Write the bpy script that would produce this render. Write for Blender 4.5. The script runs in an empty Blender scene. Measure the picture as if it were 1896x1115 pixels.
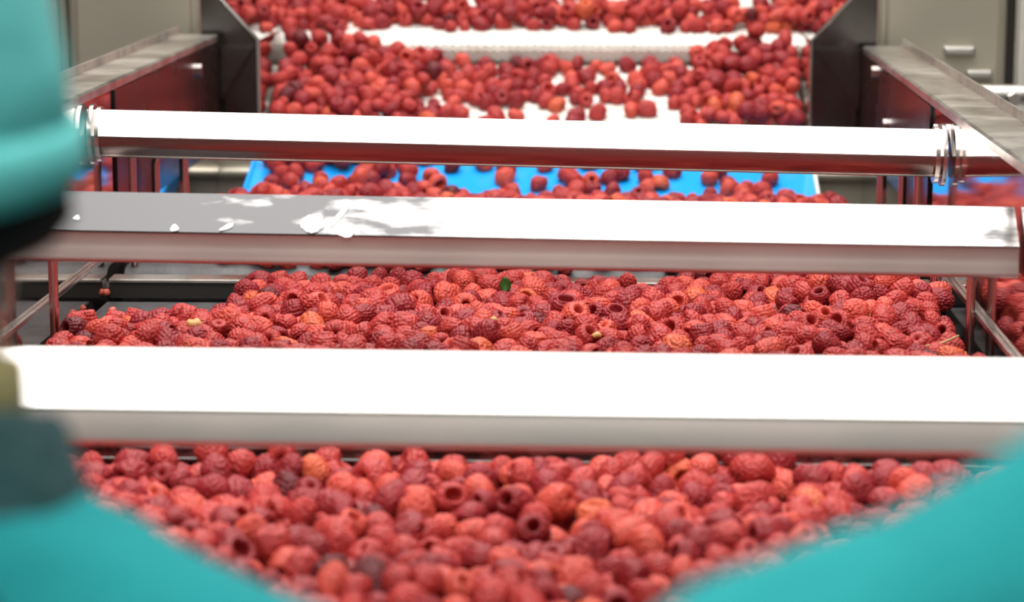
import bpy, bmesh, math, random
import numpy as np
from mathutils import Vector, Matrix, Euler

random.seed(7); rng = np.random.default_rng(7)
scene = bpy.context.scene
COL = scene.collection
R = math.radians

# ------------------------------------------------------------------ camera, world, exposure, lamps
CAM_H, F_PX, PITCH, YAW = 0.454, 85/36*1896, R(10.32), R(2.25)
cam_data = bpy.data.cameras.new('camera')
cam = bpy.data.objects.new('camera', cam_data); COL.objects.link(cam)
cam.location = (0, 0, CAM_H)
cam.rotation_euler = (math.pi/2-PITCH, 0, YAW)
cam_data.lens = 85; cam_data.sensor_width = 36; cam_data.clip_start = 0.05
cam_data.dof.use_dof = True; cam_data.dof.focus_distance = 2.44; cam_data.dof.aperture_fstop = 5.6
scene.camera = cam
bpy.context.view_layer.update()
CM = cam.matrix_world.copy(); CMI = CM.inverted()

vs = scene.view_settings
vs.view_transform = 'Standard'; vs.look = 'None'; vs.gamma = 1; vs.use_curve_mapping = False
vs.exposure = 0.0
LAMP = 6.0                      # emission of the ceiling panels

world = bpy.data.worlds.new('world'); scene.world = world; world.use_nodes = True
world.node_tree.nodes['Background'].inputs[0].default_value = (.5, .48, .45, 1)
world.node_tree.nodes['Background'].inputs[1].default_value = 0.02

def project(p):
    q = CMI @ Vector(p)
    return (948 + F_PX*q.x/(-q.z), 557.5 - F_PX*q.y/(-q.z), -q.z)
def at(px, py, Y):
    d = CM.to_3x3() @ Vector(((px-948)/F_PX, -(py-557.5)/F_PX, -1))
    return cam.location + d*(Y/d.y)

# ------------------------------------------------------------------ materials
MATS = {}
def mat(name, color, rough=.5, metal=0., noise=None, bump=None, sheen=0., sss=0., emit=0., spec=.5, coat=0., rough_noise=0., stretch=(1,1,1)):
    """noise=(scale, colour2, lo, hi) mottles the colour; bump=(scale, strength)"""
    m = bpy.data.materials.new(name); m.use_nodes = True
    nt = m.node_tree; b = nt.nodes['Principled BSDF']
    b.inputs['Base Color'].default_value = (*color, 1); b.inputs['Roughness'].default_value = rough
    b.inputs['Metallic'].default_value = metal; b.inputs['Specular IOR Level'].default_value = spec
    if sheen:
        b.inputs['Sheen Weight'].default_value = sheen; b.inputs['Sheen Roughness'].default_value = .4
        b.inputs['Sheen Tint'].default_value = (1, .75, .75, 1)
    if sss:
        b.inputs['Subsurface Weight'].default_value = sss; b.inputs['Subsurface Radius'].default_value = (.006, .0015, .0012)
        b.inputs['Subsurface Scale'].default_value = 1
    if coat: b.inputs['Coat Weight'].default_value = coat; b.inputs['Coat Roughness'].default_value = .1
    if emit:
        b.inputs['Emission Color'].default_value = (1, .98, .95, 1); b.inputs['Emission Strength'].default_value = emit
    tc = nt.nodes.new('ShaderNodeTexCoord'); mp = nt.nodes.new('ShaderNodeMapping'); mp.inputs['Scale'].default_value = stretch
    nt.links.new(tc.outputs['Object'], mp.inputs[0])
    def ntex(scale, detail=4):
        t = nt.nodes.new('ShaderNodeTexNoise'); t.inputs['Scale'].default_value = scale; t.inputs['Detail'].default_value = detail
        nt.links.new(mp.outputs[0], t.inputs['Vector']); return t
    if noise:
        t = ntex(noise[0]); cr = nt.nodes.new('ShaderNodeValToRGB')
        cr.color_ramp.elements[0].position = noise[2]; cr.color_ramp.elements[1].position = noise[3]
        cr.color_ramp.elements[0].color = (*color, 1); cr.color_ramp.elements[1].color = (*noise[1], 1)
        nt.links.new(t.outputs[0], cr.inputs[0]); nt.links.new(cr.outputs[0], b.inputs['Base Color'])
    if rough_noise:
        t = ntex(9, 6); mr = nt.nodes.new('ShaderNodeMapRange'); mr.inputs[3].default_value = rough; mr.inputs[4].default_value = rough+rough_noise
        mr.inputs[1].default_value = .4; mr.inputs[2].default_value = .65
        nt.links.new(t.outputs[0], mr.inputs[0]); nt.links.new(mr.outputs[0], b.inputs['Roughness'])
    if bump:
        t = ntex(bump[0]); bp = nt.nodes.new('ShaderNodeBump'); bp.inputs['Strength'].default_value = bump[1]; bp.inputs['Distance'].default_value = .01
        nt.links.new(t.outputs[0], bp.inputs['Height']); nt.links.new(bp.outputs[0], b.inputs['Normal'])
    MATS[name] = m; return m

mat('mirror_steel', (.60, .56, .53), .045, 1, bump=(5, .008), rough_noise=.05)
mat('bar_steel', (.72, .69, .66), .22, 1, bump=(3, .03), rough_noise=.1)
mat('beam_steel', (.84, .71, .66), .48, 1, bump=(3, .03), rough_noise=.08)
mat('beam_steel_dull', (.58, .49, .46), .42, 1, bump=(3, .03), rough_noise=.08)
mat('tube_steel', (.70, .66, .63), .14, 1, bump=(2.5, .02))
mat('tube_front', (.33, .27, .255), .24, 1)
mat('rail_steel', (.62, .58, .53), .28, 1, noise=(30, (.4, .37, .34), .45, .7), rough_noise=.15)
mat('plate_steel', (.13, .125, .12), .16, 1, rough_noise=.1)
mat('reflection_dark', (.055, .050, .048), .2, 1, rough_noise=.1)  # near-black metal, a dark reflection put into the colour
mat('cabinet_steel', (.50, .46, .37), .32, .6, noise=(2.2, (.40, .37, .30), .35, .7), bump=(2, .05))
mat('cabinet_white', (.66, .63, .56), .4, .3)
mat('rod_steel', (.62, .56, .54), .2, 1)
mat('dark_metal', (.03, .028, .026), .5, .3)
mat('belt_dark', (.075, .072, .075), .38, 0, noise=(60, (.045, .043, .045), .4, .7), bump=(220, .15), rough_noise=.2)
mat('belt_white', (.86, .84, .78), .45, 0, noise=(25, (.74, .68, .60), .5, .85))
mat('belt_blue', (.006, .36, .98), .35, 0, spec=.5, coat=.3)
mat('wall_paint', (.07, .062, .052), .6, noise=(1.2, (.045, .04, .035), .3, .8))
mat('wall_pale', (.55, .49, .42), .6, noise=(1.2, (.48, .43, .37), .3, .8))
mat('ceiling_paint', (.14, .135, .125), .8)
mat('floor_resin', (.12, .12, .12), .35, noise=(3, (.09, .09, .088), .3, .7))
mat('lamp_diffuser', (.9, .9, .9), .5, emit=LAMP)
mat('lamp_housing', (.6, .6, .6), .5)
mat('splash', (.95, .95, .95), .6)
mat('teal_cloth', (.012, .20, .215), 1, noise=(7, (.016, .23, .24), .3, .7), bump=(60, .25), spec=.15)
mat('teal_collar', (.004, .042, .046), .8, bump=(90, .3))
mat('teal_cap', (.13, .56, .54), .9, noise=(9, (.10, .48, .47), .35, .7), bump=(40, .3))
mat('hair_dark', (.006, .006, .007), .8, bump=(300, .5), spec=.15)
mat('skin', (.30, .165, .105), .5, noise=(40, (.26, .14, .09), .4, .7))
mat('eye_white', (.75, .72, .7), .3)
mat('eye_dark', (.03, .02, .015), .2)
mat('lips', (.42, .15, .12), .5)
mat('collar_yellow', (.34, .28, .12), .8)
mat('trouser_cloth', (.03, .05, .07), .8)
mat('shoe_rubber', (.7, .7, .68), .5)
mat('leaf_green', (.02, .09, .012), .45, noise=(200, (.04, .14, .02), .4, .6))
mat('stem_tan', (.45, .36, .14), .6)
mat('core_pale', (.62, .36, .13), .5)
mat('crumb', (.62, .12, .08), .35, sss=.0)
BERRY_COL = [('berry_red', (.43, .038, .033)), ('berry_crimson', (.28, .017, .022)), ('berry_coral', (.57, .074, .050)),
             ('berry_maroon', (.13, .010, .014)), ('berry_orange', (.60, .105, .045))]
BERRY_W = [.45, .335, .18, .015, .02]
for n, c in BERRY_COL:
    mat(n, c, .48, noise=(140, tuple(v*.75 for v in c), .45, .75), spec=.38)

# stained steel of the middle bar: greyer dried-water patches of their own shape
def stained():
    m = mat('stained_steel', (.74, .72, .70), .24, 1); nt = m.node_tree; b = nt.nodes['Principled BSDF']
    tc = nt.nodes.new('ShaderNodeTexCoord'); sx = nt.nodes.new('ShaderNodeSeparateXYZ'); nt.links.new(tc.outputs['Object'], sx.inputs[0])
    mp = nt.nodes.new('ShaderNodeMapping'); mp.inputs['Scale'].default_value = (14, 45, 45); nt.links.new(tc.outputs['Object'], mp.inputs[0])
    n = nt.nodes.new('ShaderNodeTexNoise'); n.inputs['Scale'].default_value = 1.6; n.inputs['Detail'].default_value = 8; nt.links.new(mp.outputs[0], n.inputs['Vector'])
    # more stain toward the left end and a patch near the right end
    cr = nt.nodes.new('ShaderNodeValToRGB'); nt.links.new(sx.outputs[0], cr.inputs[0])
    mr = nt.nodes.new('ShaderNodeMapRange'); mr.inputs[1].default_value = -.48; mr.inputs[2].default_value = .48
    nt.links.new(sx.outputs[0], mr.inputs[0]); nt.links.new(mr.outputs[0], cr.inputs[0])
    e = cr.color_ramp.elements; e[0].position = 0; e[0].color = (1, 1, 1, 1); e[1].position = .30; e[1].color = (.72, .72, .72, 1)
    for p, v in ((.46, .35), (.58, .18), (.68, .0), (.76, .12), (.82, .50), (.90, .62), (1.0, .62)):
        q = e.new(p); q.color = (v, v, v, 1)
    ad = nt.nodes.new('ShaderNodeMath'); ad.operation = 'ADD'; nt.links.new(n.outputs[0], ad.inputs[0]); nt.links.new(cr.outputs[0], ad.inputs[1])
    ma = nt.nodes.new('ShaderNodeMapRange'); ma.inputs[1].default_value = .78; ma.inputs[2].default_value = 1.28; nt.links.new(ad.outputs[0], ma.inputs[0])
    mx = nt.nodes.new('ShaderNodeMix'); mx.data_type = 'RGBA'; nt.links.new(ma.outputs[0], mx.inputs[0])
    mx.inputs[6].default_value = (.74, .72, .70, 1); mx.inputs[7].default_value = (.085, .084, .086, 1)
    nt.links.new(mx.outputs[2], b.inputs['Base Color'])
    return m
stained()

# ------------------------------------------------------------------ helpers
def smooth(me, on=True):
    me.polygons.foreach_set('use_smooth', [on]*len(me.polygons))
def link(name, me, m, parent=None, sm=False):
    if m: me.materials.append(MATS[m])
    if sm: smooth(me)
    o = bpy.data.objects.new(name, me); COL.objects.link(o)
    if parent is not None:
        o.parent = parent
        w = Vector(parent.location)
        if parent.parent: w = w + Vector(parent.parent.location)
        o.location = -w
    return o
def raw(name, verts, faces, m, parent=None, sm=False):
    me = bpy.data.meshes.new(name); me.from_pydata([tuple(v) for v in verts], [], faces); me.update()
    bm = bmesh.new(); bm.from_mesh(me); bmesh.ops.recalc_face_normals(bm, faces=bm.faces); bm.to_mesh(me); bm.free()
    return link(name, me, m, parent, sm)
def tag(o, label, cat, group=None, kind=None):
    o['label'] = label; o['category'] = cat
    if group: o['group'] = group
    if kind: o['kind'] = kind
    return o
def thing(name, loc, label, cat, group=None):
    o = bpy.data.objects.new(name, None); COL.objects.link(o); o.location = loc; o.empty_display_size = .05
    return tag(o, label, cat, group)
def struct(o):
    o['kind'] = 'structure'; return o
def box(name, lo, hi, m, parent=None, bev=0.0):
    bm = bmesh.new()
    bmesh.ops.create_cube(bm, size=1)
    for v in bm.verts:
        v.co = Vector([(lo[i]+hi[i])/2 + v.co[i]*(hi[i]-lo[i]) for i in range(3)])
    if bev: bmesh.ops.bevel(bm, geom=bm.edges[:], offset=bev, segments=2, affect='EDGES', profile=.6)
    me = bpy.data.meshes.new(name); bm.to_mesh(me); bm.free()
    return link(name, me, m, parent)
def prism_x(name, sec, x0, x1, m, parent=None, z1off=0.0, y1off=0.0, sm=False):
    """section of (y,z) points swept along X; right end shifted by (y1off,z1off)"""
    n = len(sec)
    v = [(x0, y, z) for y, z in sec] + [(x1, y+y1off, z+z1off) for y, z in sec]
    f = [tuple(range(n)), tuple(range(2*n-1, n-1, -1))] + [(i, (i+1) % n, n+(i+1) % n, n+i) for i in range(n)]
    o = raw(name, v, f, m, parent)
    if sm:
        smooth(o.data); o.data.set_sharp_from_angle(angle=R(28))
    return o
def prism_y(name, sec, y0, y1, m, parent=None):
    n = len(sec)
    v = [(x, y0, z) for x, z in sec] + [(x, y1, z) for x, z in sec]
    f = [tuple(range(n)), tuple(range(2*n-1, n-1, -1))] + [(i, (i+1) % n, n+(i+1) % n, n+i) for i in range(n)]
    return raw(name, v, f, m, parent)
def tube(name, pts, r, m, parent=None, seg=10):
    """round rod through points; r number or list"""
    pts = [Vector(p) for p in pts]; n = len(pts)
    rs = r if isinstance(r, (list, tuple)) else [r]*n
    v = []; f = []
    up = None
    for i, p in enumerate(pts):
        t = (pts[min(i+1, n-1)]-pts[max(i-1, 0)]).normalized()
        a = Vector((0, 0, 1)) if abs(t.z) < .9 else Vector((1, 0, 0))
        if up is None: up = (a - t*a.dot(t)).normalized()
        else: up = (up - t*up.dot(t)).normalized()
        s = t.cross(up)
        for k in range(seg):
            an = 2*math.pi*k/seg
            v.append(p + (up*math.cos(an)+s*math.sin(an))*rs[i])
    for i in range(n-1):
        for k in range(seg):
            f.append((i*seg+k, i*seg+(k+1) % seg, (i+1)*seg+(k+1) % seg, (i+1)*seg+k))
    f.append(tuple(range(seg-1, -1, -1))); f.append(tuple((n-1)*seg+k for k in range(seg)))
    o = raw(name, v, f, m, parent, True); o.data.set_sharp_from_angle(angle=R(50)); return o
def arc_pts(pts, rad=.008, seg=4):
    """round the corners of a polyline"""
    pts = [Vector(p) for p in pts]; out = [pts[0]]
    for a, b, c in zip(pts, pts[1:], pts[2:]):
        u = (a-b).normalized(); w = (c-b).normalized()
        for k in range(seg+1):
            t = k/seg; out.append((b+u*rad)*(1-t)**2 + b*2*t*(1-t) + (b+w*rad)*t*t)
    out.append(pts[-1]); return out

# ------------------------------------------------------------------ the room
ZF, ZC = -1.0, 2.15
struct(box('floor', (-3.5, -2.2, ZF-.1), (3.5, 7, ZF), 'floor_resin'))
struct(box('ceiling', (-3.5, -2.2, ZC), (3.5, 7, ZC+.1), 'ceiling_paint'))
struct(box('wall_left', (-3.6, -2.2, ZF), (-3.5, 7, ZC), 'wall_paint'))
struct(box('wall_right', (3.5, -2.2, ZF), (3.6, 7, ZC), 'wall_paint'))
struct(box('wall_back', (-3.5, 7, ZF), (3.5, 7.1, ZC), 'wall_paint'))
struct(box('wall_front', (-3.5, -2.3, ZF), (3.5, -2.2, ZC), 'wall_pale'))
for i, (yy, which) in enumerate([(-1.4, 'farthest behind the camera'), (-.45, 'above the gap behind the workers'), (.55, 'nearest the workers'), (1.4, 'over the nearest crossbar'), (2.25, 'over the middle crossbar'), (3.1, 'over the farthest crossbar'), (3.95, 'over the white feed belt')]):
    t = thing('ceiling_lamp', (-.12, yy, ZC), 'wide white ceiling panel lamp hanging crosswise ' + which, 'lamp', 'ceiling panel lamps above the line')
    box('housing', (-1.12, yy-.405, ZC-.06), (.88, yy+.405, ZC), 'lamp_housing', t)
    box('diffuser', (-1.10, yy-.40, ZC-.07), (.86, yy+.40, ZC-.061), 'lamp_diffuser', t)

# ------------------------------------------------------------------ side guards (polished walls with top channel)
XL, XR = -.556, .362          # inner faces of the polished walls
ZTL, ZTR = .212, .198
def guard(side):
    x = XL if side < 0 else XR; zt = ZTL if side < 0 else ZTR; s = side
    nm = 'left' if s < 0 else 'right'
    t = thing('side_guard', (x, 2.35, ZF), 'polished steel side guard with flat top flange along the %s of the belts' % nm, 'side guard', 'polished guards along the belts')
    box('panel', (min(x, x+s*.004), 1.27, -.16), (max(x, x+s*.004), 3.425, zt-.004), 'mirror_steel', t)
    # top flange turned outward, with a short upright lip
    w = .052
    sec = [(x-s*.003, zt-.010), (x-s*.003, zt-.002), (x, zt), (x+s*w, zt), (x+s*w, zt+.010), (x+s*(w+.003), zt+.010), (x+s*(w+.003), zt-.014), (x+s*w, zt-.014), (x+s*w, zt-.003), (x+s*.0045, zt-.003), (x+s*.0045, zt-.010)]
    prism_y('top_flange', sec, 1.27, 3.425, 'rail_steel', t)
    box('dark_reflection_sheet', (min(x-s*.0005, x-s*.003), 2.70, .052), (max(x-s*.0005, x-s*.003), 3.425, zt-.012), 'reflection_dark', t)  # added dark sheet, stands in for the hopper plate mirrored in the guard
    # bead strip low on the wall and legs outside
    box('wear_strip', (min(x, x-s*.005), 1.9, .020), (max(x, x-s*.005), 2.66, .0255), 'bar_steel', t, .001)
    for yy in (1.45, 2.4, 3.3):
        box('leg', (min(x+s*.006, x+s*.046), yy-.02, ZF), (max(x+s*.006, x+s*.046), yy+.02, zt-.016), 'rail_steel', t, .003)
    # bolts heads on the inner face
    for yy, zz in ((2.62, .165), (3.10, .12), (3.25, .175), (2.0, .15)):
        tube('bolt', [(x-s*(.0032 if yy > 2.7 else 0), yy, zz), (x-s*.009, yy, zz)], .009, 'rod_steel', t, 6)
    return t
GL, GR = guard(-1), guard(1)

# bent holder rods standing just off the guards
def rod(x, s, Y, z0, z1, what, bend=True, r=.0045, reach=.020):
    if bend: pts = arc_pts([(x, Y, z0), (x, Y, z1-.016), (x+s*(reach-.004), Y, z1)], .010)
    else: pts = [(x, Y, z0), (x, Y, z1)]
    return tag(tube('holder_rod', pts, r, 'rod_steel'), what, 'rod', 'steel rods along the side guards')
ZM, ZFAR, ZN = -.022, .0, -.055      # belt surfaces
rod(.352, -1, 2.31, ZM-.02, .083, 'bent steel rod beside the right pile, foremost of the right-hand rods')
rod(.340, 1, 2.47, ZM-.02, .09, 'bent steel rod on the right below the stained crossbar, second from the front', False, .006)
rod(.343, 1, 2.66, -.04, .15, 'thin upright rod right under the right end of the farthest crossbar', False)
rod(.347, -1, 2.83, -.04, .12, 'bent steel rod on the right behind the farthest crossbar', True, .005)
rod(.340, 1, 2.98, -.04, .11, 'upright rod on the right, farthest back of the right-hand rods', False, .006)
rod(-.535, -1, 2.29, ZM-.02, .11, 'upright steel rod at the left end of the stained crossbar', False, .0048)
rod(-.536, -1, 2.70, -.04, .15, 'thin upright rod on the left under the farthest crossbar', False)
rod(-.540, 1, 2.86, -.04, .12, 'bent steel rod on the left behind the farthest crossbar', True, .005)
rod(-.534, -1, 3.02, -.04, .11, 'upright rod on the left, farthest back of the left-hand rods', False, .006)

# ------------------------------------------------------------------ belts
def belt(name, y0, y1, z, label, cat_group, legs=True):
    t = thing(name, (-.1, (y0+y1)/2, ZF), label, 'conveyor', cat_group)
    x0, x1 = XL+.010, XR-.010; r = .030; n = 8
    sec = []
    for k in range(n+1):
        a = math.pi/2 + math.pi*k/n; sec.append((y0+r+r*math.cos(a), z-r+r*math.sin(a)))
    for k in range(n+1):
        a = -math.pi/2 + math.pi*k/n; sec.append((y1-r+r*math.cos(a), z-r+r*math.sin(a)))
    prism_x('belt', sec, x0, x1, 'belt_dark', t, sm=True)
    for yy in (y0+r, y1-r):
        tube('roller', [(x0-.006, yy, z-r), (x1+.006, yy, z-r)], .012, 'rod_steel', t)
    for xx in (x0, x1-.02):
        box('under_frame', (xx, y0+.04, z-.16), (xx+.02, y1-.04, z-2*r-.002), 'rail_steel', t, .002)
        for yy in (y0+.06, y1-.10):
            box('leg', (xx, yy, ZF), (xx+.02, yy+.04, z-.1605), 'rail_steel', t, .003)
    return t
belt('belt_conveyor', 1.26, 1.885, ZN, 'dark rubber belt conveyor in front of the nearest crossbar, heaped with raspberries', 'dark belt conveyors in a row')
belt('belt_conveyor', 1.915, 2.62, ZM, 'dark rubber belt conveyor under the stained crossbar with a bare patch at its left', 'dark belt conveyors in a row')
belt('belt_conveyor', 2.675, 3.21, ZFAR, 'dark rubber belt conveyor below the blue belt and farthest crossbar', 'dark belt conveyors in a row')
def nose(y, z, h, label, lm='rail_steel'):
    t = thing('transfer_plate', (-.1, y, z-h), label, 'steel plate', 'plates between the belts')
    box('lip', (XL+.004, y-.004, z-.004), (XR-.004, y+.030, z), lm, t, .0012)
    box('apron', (XL+.004, y, z-h), (XR-.004, y+.003, z-.0045), 'dark_metal', t)
t = thing('end_rail', (-.1, 1.222, ZF), 'round steel rail across the near end of the belt where the workers rest their hands', 'rail')
tube('rail_tube', [(XL, 1.222, -.062), (XR, 1.222, -.062)], .013, 'rail_steel', t, 12)
for xx in (XL+.02, XR-.02): tube('leg', [(xx, 1.222, ZF), (xx, 1.222, -.0755)], .012, 'rail_steel', t, 12)
nose(2.630, -.003, .022, 'steel transfer plate crossing behind the bare patch of the middle belt')
nose(1.896, -.022, .036, 'steel transfer plate crossing below the nearest crossbar', 'plate_steel')

# blue chute belt
t = thing('blue_belt', (-.1, 3.40, -.06), 'bright blue sloping belt below the farthest crossbar with scattered raspberries', 'conveyor belt')
CX0, CX1 = -.498, .288
BL0, BL1 = (3.216, -.022), (3.492, .058)
prism_x('belt', [BL0, BL1, (3.495, .05), (3.495, .03), (3.235, -.05), (3.218, -.035)], CX0, CX1, 'belt_blue', t)
for xx in (CX0-.004, CX1):
    prism_x('edge_guide', [(3.22, -.05), (3.217, -.016), (3.492, .066), (3.495, .05), (3.495, .02)], xx, xx+.004, 'belt_blue' if xx < 0 else 'belt_white', t)

# white modular feed belts: lower tray, nose, upper tray
T1a, T1b = (3.50, .066), (3.715, .146)
NOSE_C, NOSE_R = (3.742, .170), .024
T2b = (4.30, .322)
def slat_mesh(width, pitch, thick=.006, per=.0125):
    n = int(width/per); bot = []; top = []
    for i in range(n*4+1):
        x = -width/2 + width*i/(n*4); bot.append((x, .0022*math.cos(2*math.pi*i/4))); 
    v = []; N = len(bot)
    for z in (0, -thick):
        v += [(x, -pitch/2+.0022+o, z) for x, o in bot]; v += [(x, pitch/2-.0022+o, z) for x, o in bot]
    f = []
    for i in range(N-1):
        f += [(i, i+1, N+i+1, N+i), (2*N+i, 3*N+i, 3*N+i+1, 2*N+i+1), (i, 2*N+i, 2*N+i+1, i+1), (N+i, N+i+1, 3*N+i+1, 3*N+i)]
    f += [(0, N, 3*N, 2*N), (N-1, 3*N-1, 4*N-1, 2*N-1)]
    me = bpy.data.meshes.new('belt_slat'); me.from_pydata(v, [], f); me.update(); me.materials.append(MATS['belt_white']); return me
PITCHS = .0252
SLAT = slat_mesh(CX1-CX0-.004, PITCHS)
UX0, UX1 = -.665, .455
SLAT_W = slat_mesh(UX1-UX0-.004, PITCHS)
def slats(t, path, sm_=SLAT):
    """place slats along a polyline of (y,z) with even pitch"""
    P = [Vector((0, y, z)) for y, z in path]; L = [0]
    for a, b in zip(P, P[1:]): L.append(L[-1]+(b-a).length)
    s = PITCHS/2
    while s < L[-1]:
        k = max(i for i in range(len(L)-1) if L[i] <= s); a, b = P[k], P[k+1]
        p = a.lerp(b, (s-L[k])/(L[k+1]-L[k])); d = (b-a).normalized()
        o = bpy.data.objects.new('belt_slat', sm_); COL.objects.link(o); o.parent = t
        o.location = Vector(((CX0+CX1)/2 if sm_ is SLAT else (UX0+UX1)/2, p.y, p.z)) - Vector(t.location)
        o.rotation_euler = (math.atan2(d.z, d.y), 0, 0)
        s += PITCHS
t = thing('feed_belt', (-.1, 3.6, T1a[1]-.05), 'lower white modular feed belt just behind the farthest crossbar', 'conveyor belt', 'white modular feed belts')
slats(t, [T1a, T1b])
box('bed', (CX0+.002, 3.51, .03), (CX1-.002, 3.70, .058), 'belt_white', t)
t = thing('feed_belt', (-.1, 3.95, .10), 'upper white modular feed belt with rounded scalloped nose, heaped with raspberries', 'conveyor belt', 'white modular feed belts')
sl = math.atan2(T2b[1]-(NOSE_C[1]+NOSE_R), T2b[0]-NOSE_C[0])
path = []
for k in range(9):
    a = R(235) - (R(235)-(math.pi/2+sl))*k/8
    path.append((NOSE_C[0]+NOSE_R*math.cos(a), NOSE_C[1]+NOSE_R*math.sin(a)))
path.append(T2b); slats(t, path, SLAT_W)
tube('nose_roller', [(UX0+.002, *NOSE_C), (UX1-.002, *NOSE_C)], NOSE_R-.0075, 'belt_white', t, 16)
prism_x('bed', [(3.76, .155), (3.76, .180), (4.28, .302), (4.28, .26)], UX0+.002, UX1-.002, 'belt_white', t)

# ------------------------------------------------------------------ hopper plates either side of the feed belts
def hopper(side):
    s = side; e = CX0-.002 if s < 0 else CX1+.002; xo = XL-.026 if s < 0 else XR+.020
    nm = 'left' if s < 0 else 'right'
    t = thing('hopper_plate', (e, 3.46, ZF), 'dark polished hopper plate with slanted upper edge %s of the feed belts' % nm, 'steel plate', 'hopper plates beside the feed')
    zk = .203
    # face plate toward the belts
    prism_y('face_plate', [(xo, -.14), (e, -.14), (e, zk), (e+s*.072, zk+.078), (xo, zk+.078)] if abs(xo-e) > .073 else [(xo, -.14), (e, -.14), (e, zk), (xo, zk+abs(xo-e)*1.088)], 3.458, 3.462, 'plate_steel', t)
    # upright side sheets: beside the lower belt, then beside the wide upper belt
    box('side_sheet', (min(e, e+s*.004), 3.4625, -.14), (max(e, e+s*.004), 3.708, zk-.004), 'mirror_steel', t)
    u = UX0-.002 if s < 0 else UX1+.002
    box('side_sheet', (min(u, u+s*.004), 3.73, .0), (max(u, u+s*.004), 4.32, .50), 'mirror_steel', t)
    # bright folded edge along the slant
    tube('edge_bead', [(e, 3.455, -.14), (e, 3.455, zk), (e+s*.075, 3.455, zk+.0816)], .0028, 'bar_steel', t, 8)
    # stiffening gusset and cross tube
    prism_y('gusset', [(xo, zk-.01), (e+s*.006, zk-.012), (xo, zk-.13)], 3.440, 3.4575, 'plate_steel', t)
    tube('cross_tube', [(e+s*.004, 3.445, .012), (xo, 3.445, .012)], .009, 'cabinet_steel', t)
    box('lower_panel', (min(e+s*.003, xo), 3.4535, -.13), (max(e+s*.003, xo), 3.4575, .045), 'cabinet_steel', t, .001)
    return t
hopper(-1); hopper(1)

# ------------------------------------------------------------------ crossbars
def bar_section(fh, run, rise, rnd, lean, n=6, flare=False):
    sec = [(run, fh+rise), (lean, fh)]
    if flare: sec += [(lean+.0006, fh*.62), (lean*.86, fh*.48), (lean*.5, fh*.30), (lean*.18, fh*.18)]; rnd = .003
    for k in range(n+1):
        a = math.pi + math.pi/2*k/n; sec.append((rnd+rnd*math.cos(a), rnd+rnd*math.sin(a)))
    sec += [(run, 0)]
    return sec
def crossbar(Y, pl, pr, fh, run, rise, rnd, m, label, x0, x1, front_m=None, lean=0., flare=False):
    """pl, pr: front bottom edge points left and right"""
    t = thing('crossbar', ((x0+x1)/2, Y, min(pl.z, pr.z)), label, 'crossbar', 'steel crossbars over the belts')
    k = (pr.z-pl.z)/(pr.x-pl.x); zl = pl.z+(x0-pl.x)*k; zr = pl.z+(x1-pl.x)*k
    sec = [(Y+y, zl+z) for y, z in bar_section(fh, run, rise, rnd, lean, flare=flare)]
    # sloping cover sheet and rounded front beam as two parts
    prism_x('beam', sec, x0, x1, front_m or m, t, zr-zl, sm=True)
    cov = [(Y+lean-.0016, zl+fh-.0005), (Y+lean-.0016, zl+fh+.0010), (Y+lean-.0004, zl+fh+.0016), (Y+run, zl+fh+rise+.0016), (Y+run+.002, zl+fh+rise+.0004), (Y+run+.002, zl+.004), (Y+run+.0004, zl+.004), (Y+run+.0004, zl+fh+rise+.0003), (Y+lean, zl+fh+.0002)]
    c = prism_x('cover', cov, x0, x1, m, t, zr-zl)
    return t, zl, k
# bar C (nearest), bar B (stained), bar A (farthest, with clamp rings)
YC = 1.50
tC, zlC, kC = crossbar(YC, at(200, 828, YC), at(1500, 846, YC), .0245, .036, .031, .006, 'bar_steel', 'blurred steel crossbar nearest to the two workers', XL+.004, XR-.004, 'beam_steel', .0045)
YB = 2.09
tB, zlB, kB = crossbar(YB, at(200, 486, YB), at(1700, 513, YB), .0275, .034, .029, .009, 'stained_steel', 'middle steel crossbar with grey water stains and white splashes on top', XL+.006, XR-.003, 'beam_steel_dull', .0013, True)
YA = 2.55
pa, pb = at(400, 300, YA), at(1600, 329, YA)
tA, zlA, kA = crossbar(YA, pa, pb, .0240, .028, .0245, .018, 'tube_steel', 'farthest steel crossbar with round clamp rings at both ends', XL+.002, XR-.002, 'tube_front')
# clamp rings of bar A
def ring(t, x, z):
    n = 28
    for dx, rr in ((0, .034), (.0075, .031)):
        sec = []
        for k in range(n):
            a = 2*math.pi*k/n; sec.append((YA+.016+rr*1.0*math.cos(a)*.86, z+.0245+rr*math.sin(a)*.98))
        s = 1 if x < 0 else -1
        xa = x+s*dx; prism_x('clamp_ring', sec, xa, xa+s*.0045, 'rod_steel', t, sm=True)
ring(tA, XL+.004, zlA+.0); ring(tA, XR-.004, zlA+kA*(XR-XL))
# splash marks on bar B
def blob(parent, px, py, w, h, ang=0):
    p = at(px, py, YB+.012); n = 12
    nrm = Vector((0, -.029, .034)).normalized(); up = Vector((0, .034, .029)).normalized(); rt = Vector((1, 0, 0))
    # drop onto the sloping cover plane
    zl = zlB + kB*(p.x-(XL+.006)); o0 = Vector((p.x, YB, zl+.0275+.0022))
    d = (p-cam.location).normalized(); tt = (o0-cam.location).dot(nrm)/d.dot(nrm); p = cam.location+d*tt
    v = [p+nrm*.0004]; f = []
    for k in range(n):
        a = 2*math.pi*k/n; rr = 1+.18*math.sin(3*a+px)
        q = (w*math.cos(a)*rr, h*math.sin(a)*rr); q = (q[0]*math.cos(ang)-q[1]*math.sin(ang), q[0]*math.sin(ang)+q[1]*math.cos(ang))
        v.append(p+rt*q[0]+up*q[1]-nrm*.0002)
        f.append((0, 1+k, 1+(k+1) % n))
    f.append(tuple(range(n, 0, -1)))
    raw('splash_mark', v, f, 'splash', parent)
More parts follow.
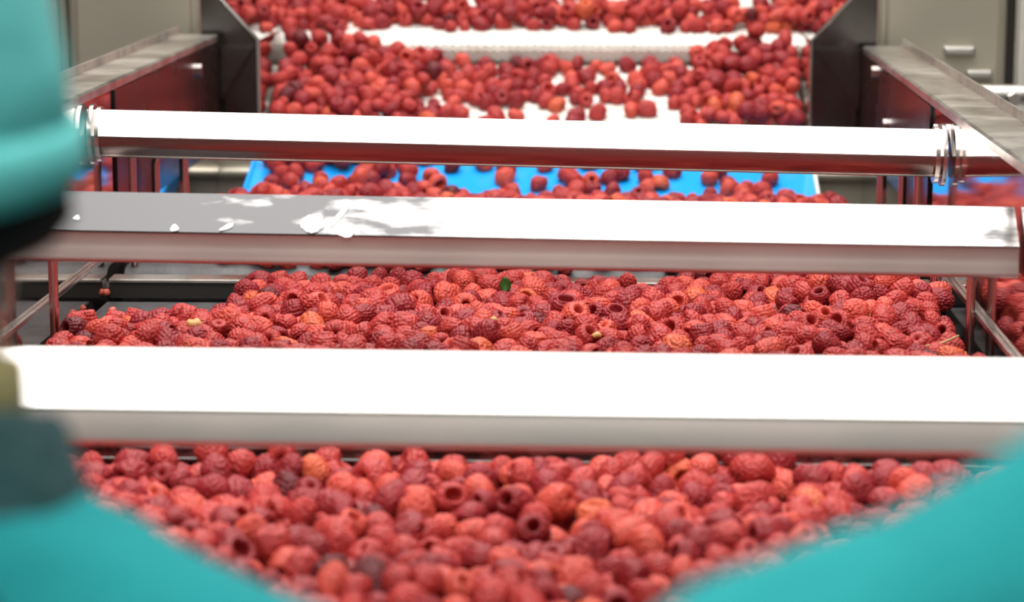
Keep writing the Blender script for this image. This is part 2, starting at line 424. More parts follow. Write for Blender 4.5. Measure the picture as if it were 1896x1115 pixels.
for a in ((570, 412, .006, .009), (585, 405, .006, .007, .5), (578, 420, .010, .006), (628, 400, .0025, .014, -.5), (642, 424, .006, .009, .2), (640, 432, .008, .004),
          (323, 422, .0035, .004), (420, 420, .007, .0025, .6), (142, 403, .003, .003), (1668, 435, .003, .004), (1730, 428, .003, .003), (1560, 436, .002, .002)):
    blob(tB, *a)

# ------------------------------------------------------------------ cabinets, post, rail behind
def cabinet(x0, x1, y0, y1, z1, label, m='cabinet_steel', seam=None):
    t = thing('steel_cabinet', ((x0+x1)/2, (y0+y1)/2, ZF), label, 'cabinet', 'steel cabinets behind the guards')
    box('body', (x0, y0, ZF), (x1, y1, z1), m, t, .006)
    box('door', (x0+.012, y0-.012, ZF+.1), (x1-.012, y0-.0005, z1-.03), m, t, .004)
    box('handle', (x1-.05, y0-.035, .55), (x1-.035, y0-.013, .70), 'rod_steel', t, .004)
    return t
cabinet(-.782, -.590, 3.50, 3.70, 1.1, 'narrow beige-grey steel cabinet left of the hopper')
cabinet(-1.55, -.806, 3.60, 4.1, 1.2, 'wide brownish steel cabinet at far left behind the capped worker')
cabinet(.389, .575, 3.52, 3.70, 1.1, 'narrow steel cabinet right of the hopper with bright reflections')
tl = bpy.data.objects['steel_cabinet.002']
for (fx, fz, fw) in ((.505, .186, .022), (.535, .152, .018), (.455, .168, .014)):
    box('reflection_plate', (fx-fw, 3.4945, fz-.006), (fx+fw, 3.5075, fz+.006), 'bar_steel', tl, .003)  # added bright plates shaped as lamp reflections in the door
t = thing('steel_post', (.60, 3.50, ZF), 'pale grey square steel post right of the narrow cabinet', 'post')
box('shaft', (.583, 3.46, ZF+.012), (.613, 3.50, 1.6), 'cabinet_white', t, .003)
box('base_plate', (.579, 3.44, ZF), (.63, 3.52, ZF+.012), 'rail_steel', t)
for zz in (.20, .27): tube('bolt', [(.598, 3.46, zz), (.598, 3.450, zz)], .008, 'rod_steel', t, 6)
t = thing('hand_rail', (.9, 3.30, ZF), 'horizontal bright steel rail with bolts behind the right guard', 'rail')
tube('rail_tube', [(.455, 3.30, .142), (1.6, 3.30, .142)], .014, 'bar_steel', t, 14)
for xx in (.505, .548): tube('bolt', [(xx, 3.287, .138), (xx, 3.272, .138)], .009, 'bar_steel', t, 6)
tube('lower_tube', [(.50, 3.30, .02), (1.6, 3.30, .02)], .012, 'bar_steel', t, 14)
for xx in (.75, 1.45): tube('leg', [(xx, 3.33, ZF), (xx, 3.33, .15)], .016, 'rail_steel', t, 12)
t = thing('machine_cover', (-.1, 4.9, ZF), 'large dark machine body behind the white feed belt', 'machine')
box('body', (-.75, 4.42, ZF), (.6, 5.2, .26), 'cabinet_steel', t, .01)
box('hood', (-.55, 4.5, .262), (.36, 5.1, .6), 'cabinet_white', t, .02)

# ------------------------------------------------------------------ workers
def capsule(bm, a, b, ra, rb, seg=14, rings=5):
    a = Vector(a); b = Vector(b); t = (b-a); L = t.length; t = t/L if L > 1e-6 else Vector((0, 0, 1))
    up = Vector((0, 0, 1)) if abs(t.z) < .9 else Vector((1, 0, 0)); u = (up-t*up.dot(t)).normalized(); w = t.cross(u)
    prof = [(-math.cos(math.pi/2*k/rings)*ra, math.sin(math.pi/2*k/rings)*ra) for k in range(1, rings+1)] + [(L+math.sin(math.pi/2*k/rings)*rb, math.cos(math.pi/2*k/rings)*rb) for k in range(0, rings)]
    rows = []
    for s, r in prof:
        rows.append([bm.verts.new(a+t*s+(u*math.cos(2*math.pi*k/seg)+w*math.sin(2*math.pi*k/seg))*r) for k in range(seg)])
    for r0, r1 in zip(rows, rows[1:]):
        for k in range(seg): bm.faces.new((r0[k], r0[(k+1) % seg], r1[(k+1) % seg], r1[k]))
    v0 = bm.verts.new(a-t*ra); v1 = bm.verts.new(b+t*rb)
    for k in range(seg):
        bm.faces.new((v0, rows[0][(k+1) % seg], rows[0][k])); bm.faces.new((v1, rows[-1][k], rows[-1][(k+1) % seg]))
def ellip(bm, c, r, rot=None):
    res = bmesh.ops.create_uvsphere(bm, u_segments=24, v_segments=14, radius=1)
    for v in res['verts']:
        p = Vector((v.co.x*r[0], v.co.y*r[1], v.co.z*r[2]))
        if rot: p = rot @ p
        v.co = p + Vector(c)
def fuse(name, bm, voxel, m, parent, smooth_it=6, disp=0.):
    """one continuous surface out of overlapping volumes"""
    me = bpy.data.meshes.new(name); bm.to_mesh(me); bm.free()
    o = bpy.data.objects.new(name, me); COL.objects.link(o)
    md = o.modifiers.new('r', 'REMESH'); md.mode = 'VOXEL'; md.voxel_size = voxel
    ms = o.modifiers.new('s', 'SMOOTH'); ms.iterations = smooth_it; ms.factor = .5
    if disp:
        tx = bpy.data.textures.new(name, 'CLOUDS'); tx.noise_scale = .12; tx.noise_depth = 2
        mdp = o.modifiers.new('d', 'DISPLACE'); mdp.texture = tx; mdp.strength = disp; mdp.texture_coords = 'LOCAL'
    dg = bpy.context.evaluated_depsgraph_get(); me2 = bpy.data.meshes.new_from_object(o.evaluated_get(dg))
    bpy.data.objects.remove(o); bpy.data.meshes.remove(me); me2.name = name
    me2.materials.clear()
    return link(name, me2, m, parent, True)

def worker(X, Y, label, dz=0., wy=.30, yellow=False):
    t = thing('person', (X, Y, ZF), label, 'person', 'workers at the end of the line')
    def P(x, y, z): return (X+x, Y+y, z+(dz if z > -.3 else 0))
    NZ, SX, SZ = .262, .165, .138
    LX = .012            # the head leans a little to the right
    def Hd(x, y, z): return P(x-.001, y, z+.008)
    # arms: shoulder, elbow, wrist, hand on the end frame of the belt
    def arm(s): return P(s*.175, 0, SZ-.02), (X+s*.195, Y+wy*.45, -.12+dz*.6), (X+s*.165, Y+wy, -.030), (X+s*.16, Y+wy+.07, -.030)
    bm = bmesh.new()
    ellip(bm, P(0, .0, .03), (.155, .105, .17)); ellip(bm, P(0, 0, -.19), (.15, .11, .13)); capsule(bm, P(0, 0, -.15), P(0, 0, .03), .11, .12)
    capsule(bm, P(.004, -.01, NZ-.04), P(LX*.6, .02, .34), .060, .063)
    ellip(bm, Hd(0, .035, .405), (.074, .095, .108)); ellip(bm, Hd(0, .07, .345), (.05, .055, .05))
    capsule(bm, Hd(0, .128, .40), Hd(0, .142, .375), .010, .014)                       # nose
    ellip(bm, Hd(0, .118, .425), (.05, .014, .010))                                    # brow
    for s in (-1, 1):
        ellip(bm, Hd(s*.069, .04, .338), (.011, .017, .026))                           # ears
        capsule(bm, P(0, 0, NZ-.03), P(s*SX, 0, SZ), .05, .05)
        sh, el, wr, ha = arm(s)
        capsule(bm, sh, el, .046, .038); capsule(bm, el, wr, .038, .027)
        ellip(bm, ((wr[0]+ha[0])/2, (wr[1]+ha[1])/2+.012, ha[2]), (.040, .048, .016))
        for k, (dx, L) in enumerate(((-.030, .062), (-.010, .070), (.011, .066), (.031, .052))):   # four fingers, bent over the edge
            b0 = Vector((ha[0]+dx*.9, ha[1]+.02, ha[2])); b1 = b0+Vector((dx*.12, L*.5, .008)); b2 = b1+Vector((dx*.05, L*.36, -.012)); b3 = b2+Vector((0, L*.18, -.018))
            capsule(bm, b0, b1, .0095, .009, 8, 3); capsule(bm, b1, b2, .009, .0082, 8, 3); capsule(bm, b2, b3, .0082, .0072, 8, 3)
        b0 = Vector((ha[0]-s*.030, ha[1]-.025, ha[2])); b1 = b0+Vector((-s*.030, .028, .002)); b2 = b1+Vector((-s*.008, .028, -.004))   # thumb
        capsule(bm, b0, b1, .012, .010, 8, 3); capsule(bm, b1, b2, .010, .0085, 8, 3)
        capsule(bm, P(s*.085, 0, -.22), P(s*.095, .03, -.58), .085, .055); capsule(bm, P(s*.095, .03, -.58), P(s*.095, 0, -.92), .052, .036)
        capsule(bm, P(s*.095, -.01, -.95), P(s*.10, .13, -.965), .035, .03)
    fuse('body', bm, .0055, 'skin', t, 5)
    for s in (-1, 1):
        e = raw('eye', *uv_ball(Hd(s*.031, .115, .402), .012), 'eye_white', t, True)
        raw('iris', *uv_ball(Hd(s*.031, .1245, .402), .0052), 'eye_dark', e, True).location = (0, 0, 0)
    raw('mouth', *uv_ball(Hd(0, .121, .338), .02, (1, .35, .28)), 'lips', t, True)
    # jacket
    bm = bmesh.new()
    ellip(bm, P(0, -.005, .02), (.180, .128, .175)); ellip(bm, P(0, 0, -.19), (.185, .14, .12)); capsule(bm, P(0, 0, -.15), P(0, 0, .02), .15, .14)
    for s in (-1, 1):
        capsule(bm, P(s*.02, -.015, NZ-.045), P(s*SX, -.005, SZ-.012), .062, .066)
        sh, el, wr, ha = arm(s)
        capsule(bm, sh, el, .064, .054); capsule(bm, el, Vector(el).lerp(Vector(wr), .93), .054, .040)
    j = fuse('jacket', bm, .009, 'teal_cloth', t, 8, .028)
    # standing collar
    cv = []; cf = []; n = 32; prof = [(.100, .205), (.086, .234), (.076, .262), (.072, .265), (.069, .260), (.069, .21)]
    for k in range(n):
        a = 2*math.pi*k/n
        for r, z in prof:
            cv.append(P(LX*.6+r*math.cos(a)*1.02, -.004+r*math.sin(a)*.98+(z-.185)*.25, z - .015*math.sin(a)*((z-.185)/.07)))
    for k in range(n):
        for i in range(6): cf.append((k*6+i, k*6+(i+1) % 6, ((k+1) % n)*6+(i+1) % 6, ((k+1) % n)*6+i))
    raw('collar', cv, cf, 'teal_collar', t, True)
    if yellow:
        cv = []; cf = []; prof = [(.064, .245), (.0665, .270), (.066, .284), (.063, .287), (.061, .25)]
        for k in range(n):
            a = 2*math.pi*k/n
            for r, z in prof: cv.append(P(LX*.6+r*math.cos(a), .008+r*math.sin(a), z-.012*math.sin(a)))
        for k in range(n):
            for i in range(5): cf.append((k*5+i, k*5+(i+1) % 5, ((k+1) % n)*5+(i+1) % 5, ((k+1) % n)*5+i))
        raw('undershirt_collar', cv, cf, 'collar_yellow', t, True)
    # trousers and shoes
    bm = bmesh.new(); ellip(bm, P(0, 0, -.22), (.172, .13, .13))
    for s in (-1, 1):
        capsule(bm, P(s*.085, 0, -.24), P(s*.095, .03, -.58), .10, .075); capsule(bm, P(s*.095, .03, -.58), P(s*.095, 0, -.86), .075, .065)
    fuse('trousers', bm, .012, 'trouser_cloth', t, 6, .01)
    for s in (-1, 1):
        bm = bmesh.new(); capsule(bm, P(s*.095, -.03, -.945), P(s*.10, .14, -.955), .05, .042); capsule(bm, P(s*.095, -.01, -.95), P(s*.095, -.01, -.88), .05, .045)
        o = fuse('shoe', bm, .01, 'shoe_rubber', t, 4)
        co = np.zeros(len(o.data.vertices)*3); o.data.vertices.foreach_get('co', co); co[2::3] = np.maximum(co[2::3], ZF+.001); o.data.vertices.foreach_set('co', co)
    # hair below the cap, cap dome and rolled band
    def lathe(name, prof, m, wob=0., tilt=0., pz=0., parent=t):
        n = 40; v = []; f = []; k_ = len(prof)
        for k in range(n):
            a = 2*math.pi*k/n
            for i, (rx, ry, z) in enumerate(prof):
                w = 1+wob*math.sin(a*7+z*40)*min(1, rx/.06)
                v.append(Hd(rx*math.cos(a)*w, .032+ry*math.sin(a)*w, z + math.sin(a)*tilt))
        for k in range(n):
            for i in range(k_-1): f.append((k*k_+i, k*k_+i+1, ((k+1) % n)*k_+i+1, ((k+1) % n)*k_+i))
        v_top = len(v); return raw(name, v, f, m, parent, True)
    lathe('hair', [(.060, .070, .309), (.078, .092, .311), (.085, .105, .320), (.081, .103, .36), (.078, .10, .40), (.02, .02, .41)], 'hair_dark', .012, .002)
    lathe('cap', [(.083, .106, .350), (.0865, .110, .356), (.0850, .110, .375), (.0805, .108, .395), (.0765, .104, .42), (.070, .096, .455), (.061, .083, .485), (.045, .063, .508), (.024, .033, .522), (.0005, .0005, .526)], 'teal_cap', .010, .003)
    lathe('cap_band', [(.080, .103, .336), (.088, .1115, .333), (.0910, .1145, .339), (.0910, .1145, .348), (.0890, .1125, .354), (.084, .107, .357)], 'teal_cap', .004, .003)
    return t
def uv_ball(c, r, sc=(1, 1, 1), u=12, w=8):
    v = []; f = []
    for i in range(w+1):
        th = math.pi*i/w
        for k in range(u):
            ph = 2*math.pi*k/u
            v.append((c[0]+r*sc[0]*math.sin(th)*math.cos(ph), c[1]+r*sc[1]*math.sin(th)*math.sin(ph), c[2]+r*sc[2]*math.cos(th)))
    for i in range(w):
        for k in range(u): f.append((i*u+k, i*u+(k+1) % u, (i+1)*u+(k+1) % u, (i+1)*u+k))
    return v, f
worker(-.274, .80, 'worker at left with teal cap, dark hair and teal jacket, seen from behind', yellow=True)
worker(.227, .65, 'worker at right whose teal jacket shoulder fills the lower right corner', dz=.068, wy=.45)

# ------------------------------------------------------------------ raspberries
def berry_mesh(i, color):
    g = np.random.default_rng(100+i)
    Rr = .0104*(1+.06*g.standard_normal()); L = .0198*(1+.08*g.standard_normal()); cav = Rr*(.08, .40, .30, .46, .16, .36, .10, .42)[i % 8]
    NU, NV, NI = 72, 34, 8
    prof = []
    for k in range(NV+1):
        th = .04 + (R(138)-.04)*k/NV
        r = Rr*math.sin(min(th, math.pi))**.85; z = (L*.62)*math.cos(th) if th < math.pi/2 else (L*.50)*math.cos(th)
        prof.append((r, z, 1))
    r0, z0 = prof[-1][0], prof[-1][1]
    for k in range(1, NI+1):
        a = k/NI
        if a < .35: b = a/.35; prof.append((r0+(cav-r0)*b, z0-.0014*math.sin(math.pi*b), .9*(1-b*.7)))
        else: b = (a-.35)/.65; prof.append((cav*(1-b**2.2)+.0002, z0+L*.66*b, 0))
    P = np.array(prof); ph = np.linspace(0, 2*np.pi, NU, endpoint=False)
    V = np.zeros((len(P), NU, 3)); V[:, :, 0] = P[:, 0, None]*np.cos(ph); V[:, :, 1] = P[:, 0, None]*np.sin(ph); V[:, :, 2] = P[:, 1, None]
    # drupelets in staggered rings over the outside
    cs = []; dsp = .0030; arc = 0; last = -1; row = 0
    for k in range(NV+2):
        seg = math.hypot(P[k+1, 0]-P[k, 0], P[k+1, 1]-P[k, 1]); arc += seg
        if arc-last > dsp*.88 or last < 0:
            last = arc; n = max(1, int(round(2*math.pi*P[k+1, 0]/dsp)))
            for q in range(n):
                a = 2*math.pi*(q+.5*(row % 2)+.12*g.standard_normal())/n
                cs.append((P[k+1, 0]*math.cos(a), P[k+1, 0]*math.sin(a), P[k+1, 1]+.00045*g.standard_normal()))
            row += 1
    cs = np.array(cs); flat = V.reshape(-1, 3)
    d2 = ((flat[:, None, :]-cs[None])**2).sum(2).min(1); bumpv = np.sqrt(np.clip(1-d2/(.00178**2), 0, 1))*.0015
    nrm = flat/np.linalg.norm(flat*np.array([1, 1, .6]), axis=1, keepdims=True)
    wgt = np.repeat(P[:, 2], NU)
    flat = flat + nrm*(bumpv*wgt)[:, None]
    # soft, squashed individuals
    A = np.eye(3); A[0, 0] = g.uniform(.85, 1.12); A[1, 1] = g.uniform(.82, 1.08); A[0, 2] = g.uniform(-.16, .16); A[1, 2] = g.uniform(-.16, .16)
    flat = flat @ A.T
    lump = .0007*np.sin(flat[:, 0]*300+g.uniform(0, 6))*np.cos(flat[:, 2]*260+g.uniform(0, 6)); flat[:, 1] += lump; flat[:, 0] += lump*.7
    flat[:, 2] -= (flat[:, 2].max()+flat[:, 2].min())/2
    n = len(P); f = []
    for r in range(n-1):
        for k in range(NU): f.append((r*NU+k, (r+1)*NU+k, (r+1)*NU+(k+1) % NU, r*NU+(k+1) % NU))
    f.append(tuple(range(NU))); f.append(tuple((n-1)*NU+k for k in range(NU-1, -1, -1)))
    me = bpy.data.meshes.new('raspberry'); me.from_pydata(flat.tolist(), [], f); me.update()
    me.materials.append(MATS[color]); smooth(me); return me
NSHAPE = 8
VAR = [(s, c) for s in range(NSHAPE) for c in range(len(BERRY_COL))]
shape_me = {}
for s in range(NSHAPE):
    base = berry_mesh(s, BERRY_COL[0][0])
    for c in range(len(BERRY_COL)):
        if c == 0: shape_me[(s, c)] = base
        else:
            m2 = base.copy(); m2.materials[0] = MATS[BERRY_COL[c][0]]; shape_me[(s, c)] = m2

CELL = .026
grid = {}
berries = []    # x, y, z, r, zone
def contact(x, y, r, base):
    z = base
    ci, cj = int(math.floor(x/CELL)), int(math.floor(y/CELL))
    for i in (ci-1, ci, ci+1):
        for j in (cj-1, cj, cj+1):
            for b in grid.get((i, j), ()):
                dx = b[0]-x; dy = b[1]-y; s = (b[3]+r)*.93; q = s*s-dx*dx-dy*dy
                if q > 0:
                    zz = b[2]+math.sqrt(q)
                    if zz > z: z = zz
    return z
def heap(zone, x0, x1, y0, y1, basef, dens, n, cand=5, height=lambda x, y: .03):
    for _ in range(n):
        best = None; r = random.uniform(.0092, .0112) * (1.0 if random.random() > .06 else .75)
        for _c in range(cand):
            x = random.uniform(x0, x1); y = random.uniform(y0, y1)
            if random.random() > dens(x, y): continue
            b = basef(x, y)+r*.86; z = contact(x, y, r, b)
            if z-b > height(x, y): continue
            key = z-b - .012*min(1, height(x, y)/.05)*0
            if best is None or key < best[0]: best = (key, x, y, z)
        if best:
            _, x, y, z = best; t_ = (x, y, z, r, zone)
            berries.append(t_); grid.setdefault((int(math.floor(x/CELL)), int(math.floor(y/CELL))), []).append(t_)
def sm(a, b, v): 
    t = min(1, max(0, (v-a)/(b-a))); return t*t*(3-2*t)
# near belt
heap('near', -.52, .335, 1.40, 1.884, lambda x, y: ZN, lambda x, y: .45 if (abs(x+.225) < .03 and 1.66 < y < 1.76) else 1.0, 2200, 5, lambda x, y: .004 if (abs(x+.225) < .022 and 1.66 < y < 1.76) else .028+.010*math.sin(x*17)*math.cos(y*23))
# middle belt: bare patch at far left, heap at right
def mid_h(x, y):
    h = .022+.007*math.sin(x*19+1)*math.cos(y*21)
    h += .040*math.exp(-((x-.265)/.075)**2-((y-2.42)/.10)**2)
    return h
def mid_d(x, y):
    edge = -.385 - .145*sm(2.42, 2.30, y)
    if x < edge and y > 2.28: return .0
    if y > 2.585: return .35
    return 1
heap('mid', -.525, .335, 1.935, 2.605, lambda x, y: ZM, mid_d, 2900, 5, mid_h)
heap('mid', .16, .335, 2.30, 2.54, lambda x, y: ZM, mid_d, 260, 3, mid_h)
# far belt
heap('far', -.50, .30, 2.69, 3.198, lambda x, y: ZFAR, lambda x, y: (.45 if y < 2.74 else .8)*(.12 if x < -.42 and y < 2.9 else 1), 1250, 3, lambda x, y: .006+.014*math.exp(-((x+.34)/.14)**2) if y > 3.06 else .016)
# blue belt
kb = (BL1[1]-BL0[1])/(BL1[0]-BL0[0])
heap('blue', CX0+.012, CX1-.012, 3.23, 3.48, lambda x, y: BL0[1]+kb*(y-BL0[0]), lambda x, y: .95 if x < -.25 else .45, 330, 1, lambda x, y: .016 if x < -.25 else .006)
# white feed belts
k1 = (T1b[1]-T1a[1])/(T1b[0]-T1a[0])
def d1(x, y):
    c = sm(-.32, -.20, x)*(1-sm(.10, .17, x))
    lo = 1-sm(3.56, 3.63, y)
    return max(.03, 1-c*(.50+.45*lo))
heap('feed', CX0+.008, CX1-.008, 3.504, 3.702, lambda x, y: T1a[1]+k1*(y-T1a[0]), d1, 980, 2, lambda x, y: .026+.03*sm(3.62, 3.70, y)*(1-sm(-.40, -.30, x)*(1-sm(.14, .22, x))) if d1(x, y) > .7 else .008)
k2 = math.tan(sl); z20 = NOSE_C[1]+NOSE_R
def d2(x, y):
    if y < 3.752: return .45 if -.40 < x < .22 else 1
    if 3.82 < y < 3.97 and (-.42 < x < -.20 or -.10 < x < .27): return .10
    return 1
heap('feed2', UX0+.014, UX1-.014, 3.736, 4.26, lambda x, y: z20+k2*(y-NOSE_C[0]), d2, 1700, 3, lambda x, y: .02 if d2(x, y) > .5 else .003)

# which 300 show largest: coarse id buffer of spheres and bars
SC = 4; W, H = 1896//SC, 1115//SC
pr = [project(b[:3]) for b in berries]
idb = -np.ones((H, W), int)
order = sorted(range(len(berries)), key=lambda i: -pr[i][2])
yy, xx = np.mgrid[0:H, 0:W]
bars = sorted([(YC, tC), (YB, tB), (YA, tA)], key=lambda q: -q[0])
def paint_bar(Y, zl, k, hgt):
    for X0 in range(W):
        px = X0*SC; p = at(px, 500, Y)
        zb = zl+k*(p.x-XL); a = project((p.x, Y, zb))[1]; b = project((p.x, Y+.03, zb+hgt))[1]
        idb[max(0, int(b/SC)):max(0, int(a/SC)+1), X0] = -1
todo = [(YA, zlA, kA, .0485), (YB, zlB, kB, .0565), (YC, zlC, kC, .0555)]
for i in order:
    while todo and berries[i][1] < todo[0][0]: paint_bar(*todo.pop(0))
    cx, cy, dep = pr[i]; rr = berries[i][3]*F_PX/dep/SC; cx /= SC; cy /= SC
    a0, a1, b0, b1 = max(0, int(cx-rr)), min(W, int(cx+rr)+2), max(0, int(cy-rr)), min(H, int(cy+rr)+2)
    if a0 >= a1 or b0 >= b1: continue
    msk = (xx[b0:b1, a0:a1]+.5-cx)**2+(yy[b0:b1, a0:a1]+.5-cy)**2 < rr*rr
    idb[b0:b1, a0:a1][msk] = i
while todo: paint_bar(*todo.pop(0))
# the workers' blurred outlines hide both lower corners and the left edge
for Y0 in range(H):
    y = Y0*SC
    if y > 840: idb[Y0, :max(0, int((110+(y-850)*1.5)/SC))] = -1
    if y > 740: idb[Y0, int((1896-(y-745)*1.5)/SC):] = -1
cnt = np.bincount(idb[idb >= 0].ravel(), minlength=len(berries))
top = set(np.argsort(-cnt, kind='stable')[:300].tolist())

def rand_rot(zone):
    ax = rng.uniform(0, 2*np.pi); tilt = rng.normal(R(95), R(38)); spin = rng.uniform(0, 2*np.pi)
    return Euler((tilt, 0, ax), 'XYZ'), spin
WHERE = {'near': ('raspberry in the blurred foreground heap, in front of the nearest crossbar', 'raspberries on the near belt'),
         'mid': ('raspberry in sharp focus on the middle belt, between the nearest and stained crossbars', 'raspberries on the middle belt'),
         'far': ('raspberry on the far belt just beyond the stained crossbar', 'raspberries on the far belt'),
         'blue': ('raspberry on the blue belt', 'raspberries on the blue belt'), 'feed': ('raspberry on the lower white feed belt', 'raspberries on the lower feed belt'),
         'feed2': ('raspberry on the upper white feed belt', 'raspberries on the upper feed belt')}
CNAME = ['ripe red', 'deep crimson', 'light coral', 'dark maroon', 'pale orange']
sp_co, sp_rot, sp_scl, sp_idx = [], [], [], []
first = {}
dark_at = at(140, 605, 2.34)
cand_dark = min((i for i in top if berries[i][4] == 'mid'), key=lambda i: (pr[i][0]-140)**2+(pr[i][1]-608)**2)
for i, b in enumerate(berries):
    s = int(rng.integers(NSHAPE)); c = int(rng.choice(len(BERRY_COL), p=BERRY_W))
    e, spin = rand_rot(b[4]); M = e.to_matrix() @ Matrix.Rotation(spin, 3, 'Z'); e2 = M.to_euler()
    k = b[3]/.0104*(1.10 if i % 3 else 1.02)
    if i == cand_dark: c = 3; k *= 1.25
    if i in top:
        o = bpy.data.objects.new('raspberry', shape_me[(s, c)]); COL.objects.link(o)
        o.location = b[:3]; o.rotation_euler = e2; o.scale = (k, k, k)
        lab, grp = WHERE[b[4]]
        if i == cand_dark: tag(o, 'large blackish maroon raspberry at the left edge of the middle belt heap', 'raspberry', grp)
        else:
            hole = e2.to_matrix() @ Vector((0, 0, -1)); px, py, _ = pr[i]
            if s in (0, 4, 6): pose = 'closed and rounded'
            elif hole.y < -.55: pose = 'hollow end toward camera'
            elif hole.z > .55: pose = 'hollow end up'
            elif hole.z < -.55: pose = 'tip up'
            elif hole.x < 0: pose = 'lying with hollow end left'
            else: pose = 'lying with hollow end right'
            colm = ['far left', 'left', 'left of centre', 'centre', 'right of centre', 'right', 'far right'][min(6, max(0, int(px/1896*7)))]
            if b[4] == 'near':
                rowm = ['back', 'second', 'third', 'front'][min(3, max(0, int((py-820)/75)))]; hp = 'foreground heap'
            elif b[4] == 'mid':
                rowm = ['back', 'second', 'third', 'front'][min(3, max(0, int((py-500)/40)))]; hp = 'middle heap'
            else: rowm, hp = 'front', {'far': 'far belt', 'blue': 'blue belt', 'feed': 'lower white belt', 'feed2': 'upper white belt'}[b[4]]
            tag(o, '%s raspberry %s, %s row, %s, %s' % (CNAME[c], pose, rowm, colm, hp), 'raspberry', grp)
    else:
        sp_co.append(b[:3]); sp_rot.append(tuple(e2)); sp_scl.append((k, k, k)); sp_idx.append(s*len(BERRY_COL)+c)

# look-alikes in one place are told apart by their order from the left
same = {}
for o in scene.objects:
    if o.get('category') == 'raspberry': same.setdefault(o['label'], []).append(o)
for lab, lst in same.items():
    if len(lst) > 1:
        lst.sort(key=lambda o: project(o.location)[0])
        w_ = {2: ['leftmost', 'rightmost'], 3: ['leftmost', 'middle', 'rightmost']}.get(len(lst), ['leftmost', 'second', 'third', 'fourth', 'fifth', 'sixth', 'seventh', 'eighth'])
        for o, q in zip(lst, w_): o['label'] = lab + ', ' + q
# the remaining fruit: one object, geometry instanced on points
protos = []
for s, c in VAR:
    po = bpy.data.objects.new('raspberry_shape', shape_me[(s, c)]); protos.append(po)
me = bpy.data.meshes.new('raspberry_mass'); me.from_pydata(sp_co, [], [])
def attr(name, typ, data, key):
    a = me.attributes.new(name, typ, 'POINT'); a.data.foreach_set(key, np.array(data).ravel())
attr('rot', 'FLOAT_VECTOR', np.array(sp_rot, dtype=np.float32), 'vector'); attr('scl', 'FLOAT_VECTOR', np.array(sp_scl, dtype=np.float32), 'vector'); attr('idx', 'INT', np.array(sp_idx, dtype=np.int32), 'value')
pile = bpy.data.objects.new('raspberry_mass', me); COL.objects.link(pile)
tag(pile, 'remaining mass of red raspberries heaped along all the belts', 'raspberries', kind='stuff')
ng = bpy.data.node_groups.new('berries', 'GeometryNodeTree')
ng.interface.new_socket('Geometry', in_out='INPUT', socket_type='NodeSocketGeometry'); ng.interface.new_socket('Geometry', in_out='OUTPUT', socket_type='NodeSocketGeometry')
N = ng.nodes; Lk = ng.links
gi = N.new('NodeGroupInput'); go = N.new('NodeGroupOutput'); jg = N.new('GeometryNodeJoinGeometry')
for po in reversed(protos):
    oi = N.new('GeometryNodeObjectInfo'); oi.inputs['Object'].default_value = po; oi.inputs['As Instance'].default_value = False
    gti = N.new('GeometryNodeGeometryToInstance'); Lk.new(oi.outputs['Geometry'], gti.inputs[0]); Lk.new(gti.outputs[0], jg.inputs[0])
iop = N.new('GeometryNodeInstanceOnPoints'); Lk.new(gi.outputs[0], iop.inputs['Points']); Lk.new(jg.outputs[0], iop.inputs['Instance'])
iop.inputs['Pick Instance'].default_value = True
def named(n, t):
    a = N.new('GeometryNodeInputNamedAttribute'); a.data_type = t; a.inputs['Name'].default_value = n; return a.outputs[0]
Lk.new(named('idx', 'INT'), iop.inputs['Instance Index']); Lk.new(named('rot', 'FLOAT_VECTOR'), iop.inputs['Rotation']); Lk.new(named('scl', 'FLOAT_VECTOR'), iop.inputs['Scale'])
Lk.new(iop.outputs[0], go.inputs[0])
pile.modifiers.new('berries', 'NODES').node_group = ng
print('berries', len(berries), 'visible', int((cnt > 0).sum()), 'zones', {z: sum(1 for b in berries if b[4] == z) for z in WHERE})

# ------------------------------------------------------------------ small stray bits
def ground_top(x, y):
    return max([b[2]+b[3] for b in berries if abs(b[0]-x) < .010 and abs(b[1]-y) < .010] or [ZM])
def on_heap(px, py, lift):
    """point on top of the heap that is seen at this pixel"""
    best = None
    for k in range(60):
        Y = 2.0+.6*k/59; p = at(px, py, Y); g = ground_top(p.x, Y)+lift
        e = abs(project((p.x, Y, g))[1]-py)
        if best is None or e < best[0]-1: best = (e, Vector((p.x, Y, g)))
    return best[1]
def leaf(px, py, w, h, label):
    p = on_heap(px, py, h*.35); v = []; n = 8
    for k in range(n+1):
        t_ = k/n; ww = w*math.sin(math.pi*min(1, t_*.9+.06))**.8
        for s in (-1, 0, 1): v.append(p+Vector((s*ww, .003*abs(s)+.004*math.sin(t_*3), (t_-.5)*h+.0015*s*0)))
    f = []
    for k in range(n):
        for s in range(2): f.append((k*3+s, k*3+s+1, k*3+s+4, k*3+s+3))
    o = raw('leaf', v, f, 'leaf_green', None, True); so = o.modifiers.new('t', 'SOLIDIFY'); so.thickness = .0006
    return tag(o, label, 'leaf')
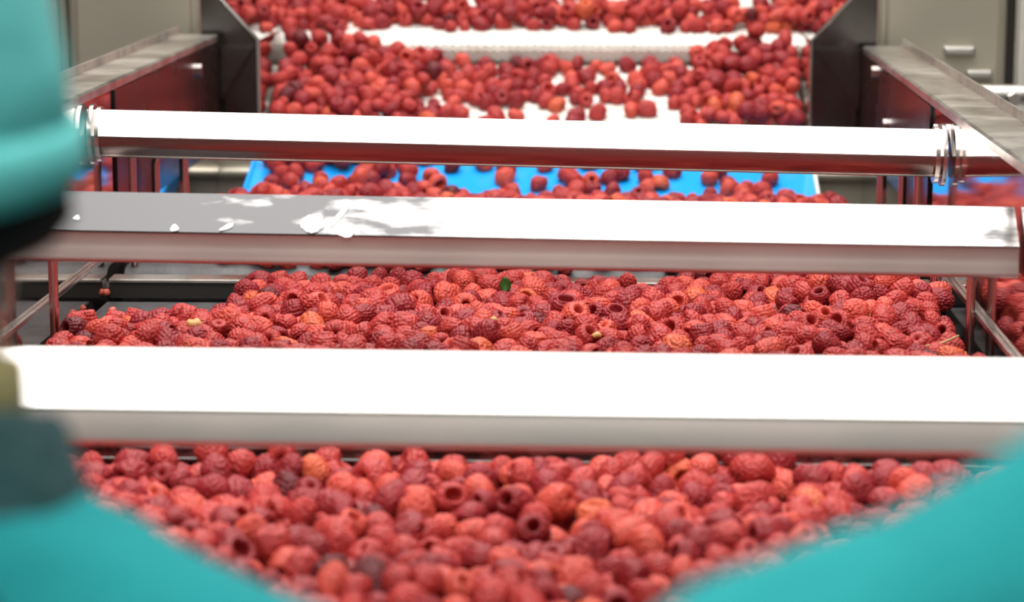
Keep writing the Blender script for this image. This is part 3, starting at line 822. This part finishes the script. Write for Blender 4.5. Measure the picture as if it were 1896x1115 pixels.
leaf(935, 530, .0058, .018, 'small dark green leaf standing among the berries on the middle belt')
def twig(name, pts, r, m, label, cat):
    return tag(tube(name, pts, r, m, None, 6), label, cat)
p = on_heap(1745, 634, .002); twig('stem', [p+Vector((-.018, 0, -.004)), p, p+Vector((.016, .006, .006))], [.0016, .0013, .0008], 'stem_tan', 'thin tan stalk lying at the right end of the middle heap', 'stem')
p = on_heap(1607, 600, .004); twig('stem', [p+Vector((0, 0, -.012)), p+Vector((.001, 0, 0)), p+Vector((.002, 0, .01))], [.001, .0009, .0006], 'stem_tan', 'short upright tan stalk in the dark hollow of the right heap', 'stem')
crumbs = [(197, 541, .0046), (162, 558, .0048), (147, 571, .007), (150, 566, .004), (208, 575, .0048), (170, 578, .0035), (115, 594, .006), (105, 599, .004), (180, 548, .002)]
ORD = ['leftmost', 'second from left', 'third from left', 'fourth from left', 'fifth from left', 'sixth from left', 'third from right', 'second from right', 'rightmost']
for i, (px, py, r) in enumerate(sorted(crumbs)):
    p = at(px, py, 2.40)
    Y = (CAM_H-ZM-r)/(CAM_H-p.z)*2.40 if CAM_H > p.z else 2.4
    q = at(px, py, Y)
    v, f = uv_ball(q, r, (1, 1, .85), 10, 7); v = [tuple(Vector(a)+Vector((math.sin(a[2]*900+i), math.cos(a[0]*900), 0))*r*.12) for a in v]
    tag(raw('berry_crumb', v, f, 'crumb', None, True), 'small berry fragment on the bare patch of the middle belt, ' + ORD[i], 'fragment', 'berry fragments on the bare patch')

for px, py, r, lab in ((360, 600, .0065, 'pale yellow berry core lying on the left part of the middle heap'), (914, 588, .0035, 'tiny pale core bit at the centre of the middle heap'), (1105, 622, .004, 'small pale berry core right of centre near the front of the middle heap')):
    p = on_heap(px, py, r*.3); v, f = uv_ball(p, r, (1.25, 1, .8), 12, 8)
    v = [tuple(Vector(a)+Vector((0, 0, 1))*r*.15*math.sin(a[0]*700)) for a in v]
    tag(raw('berry_core', v, f, 'core_pale', None, True), lab, 'berry core', 'pale cores on the middle heap')
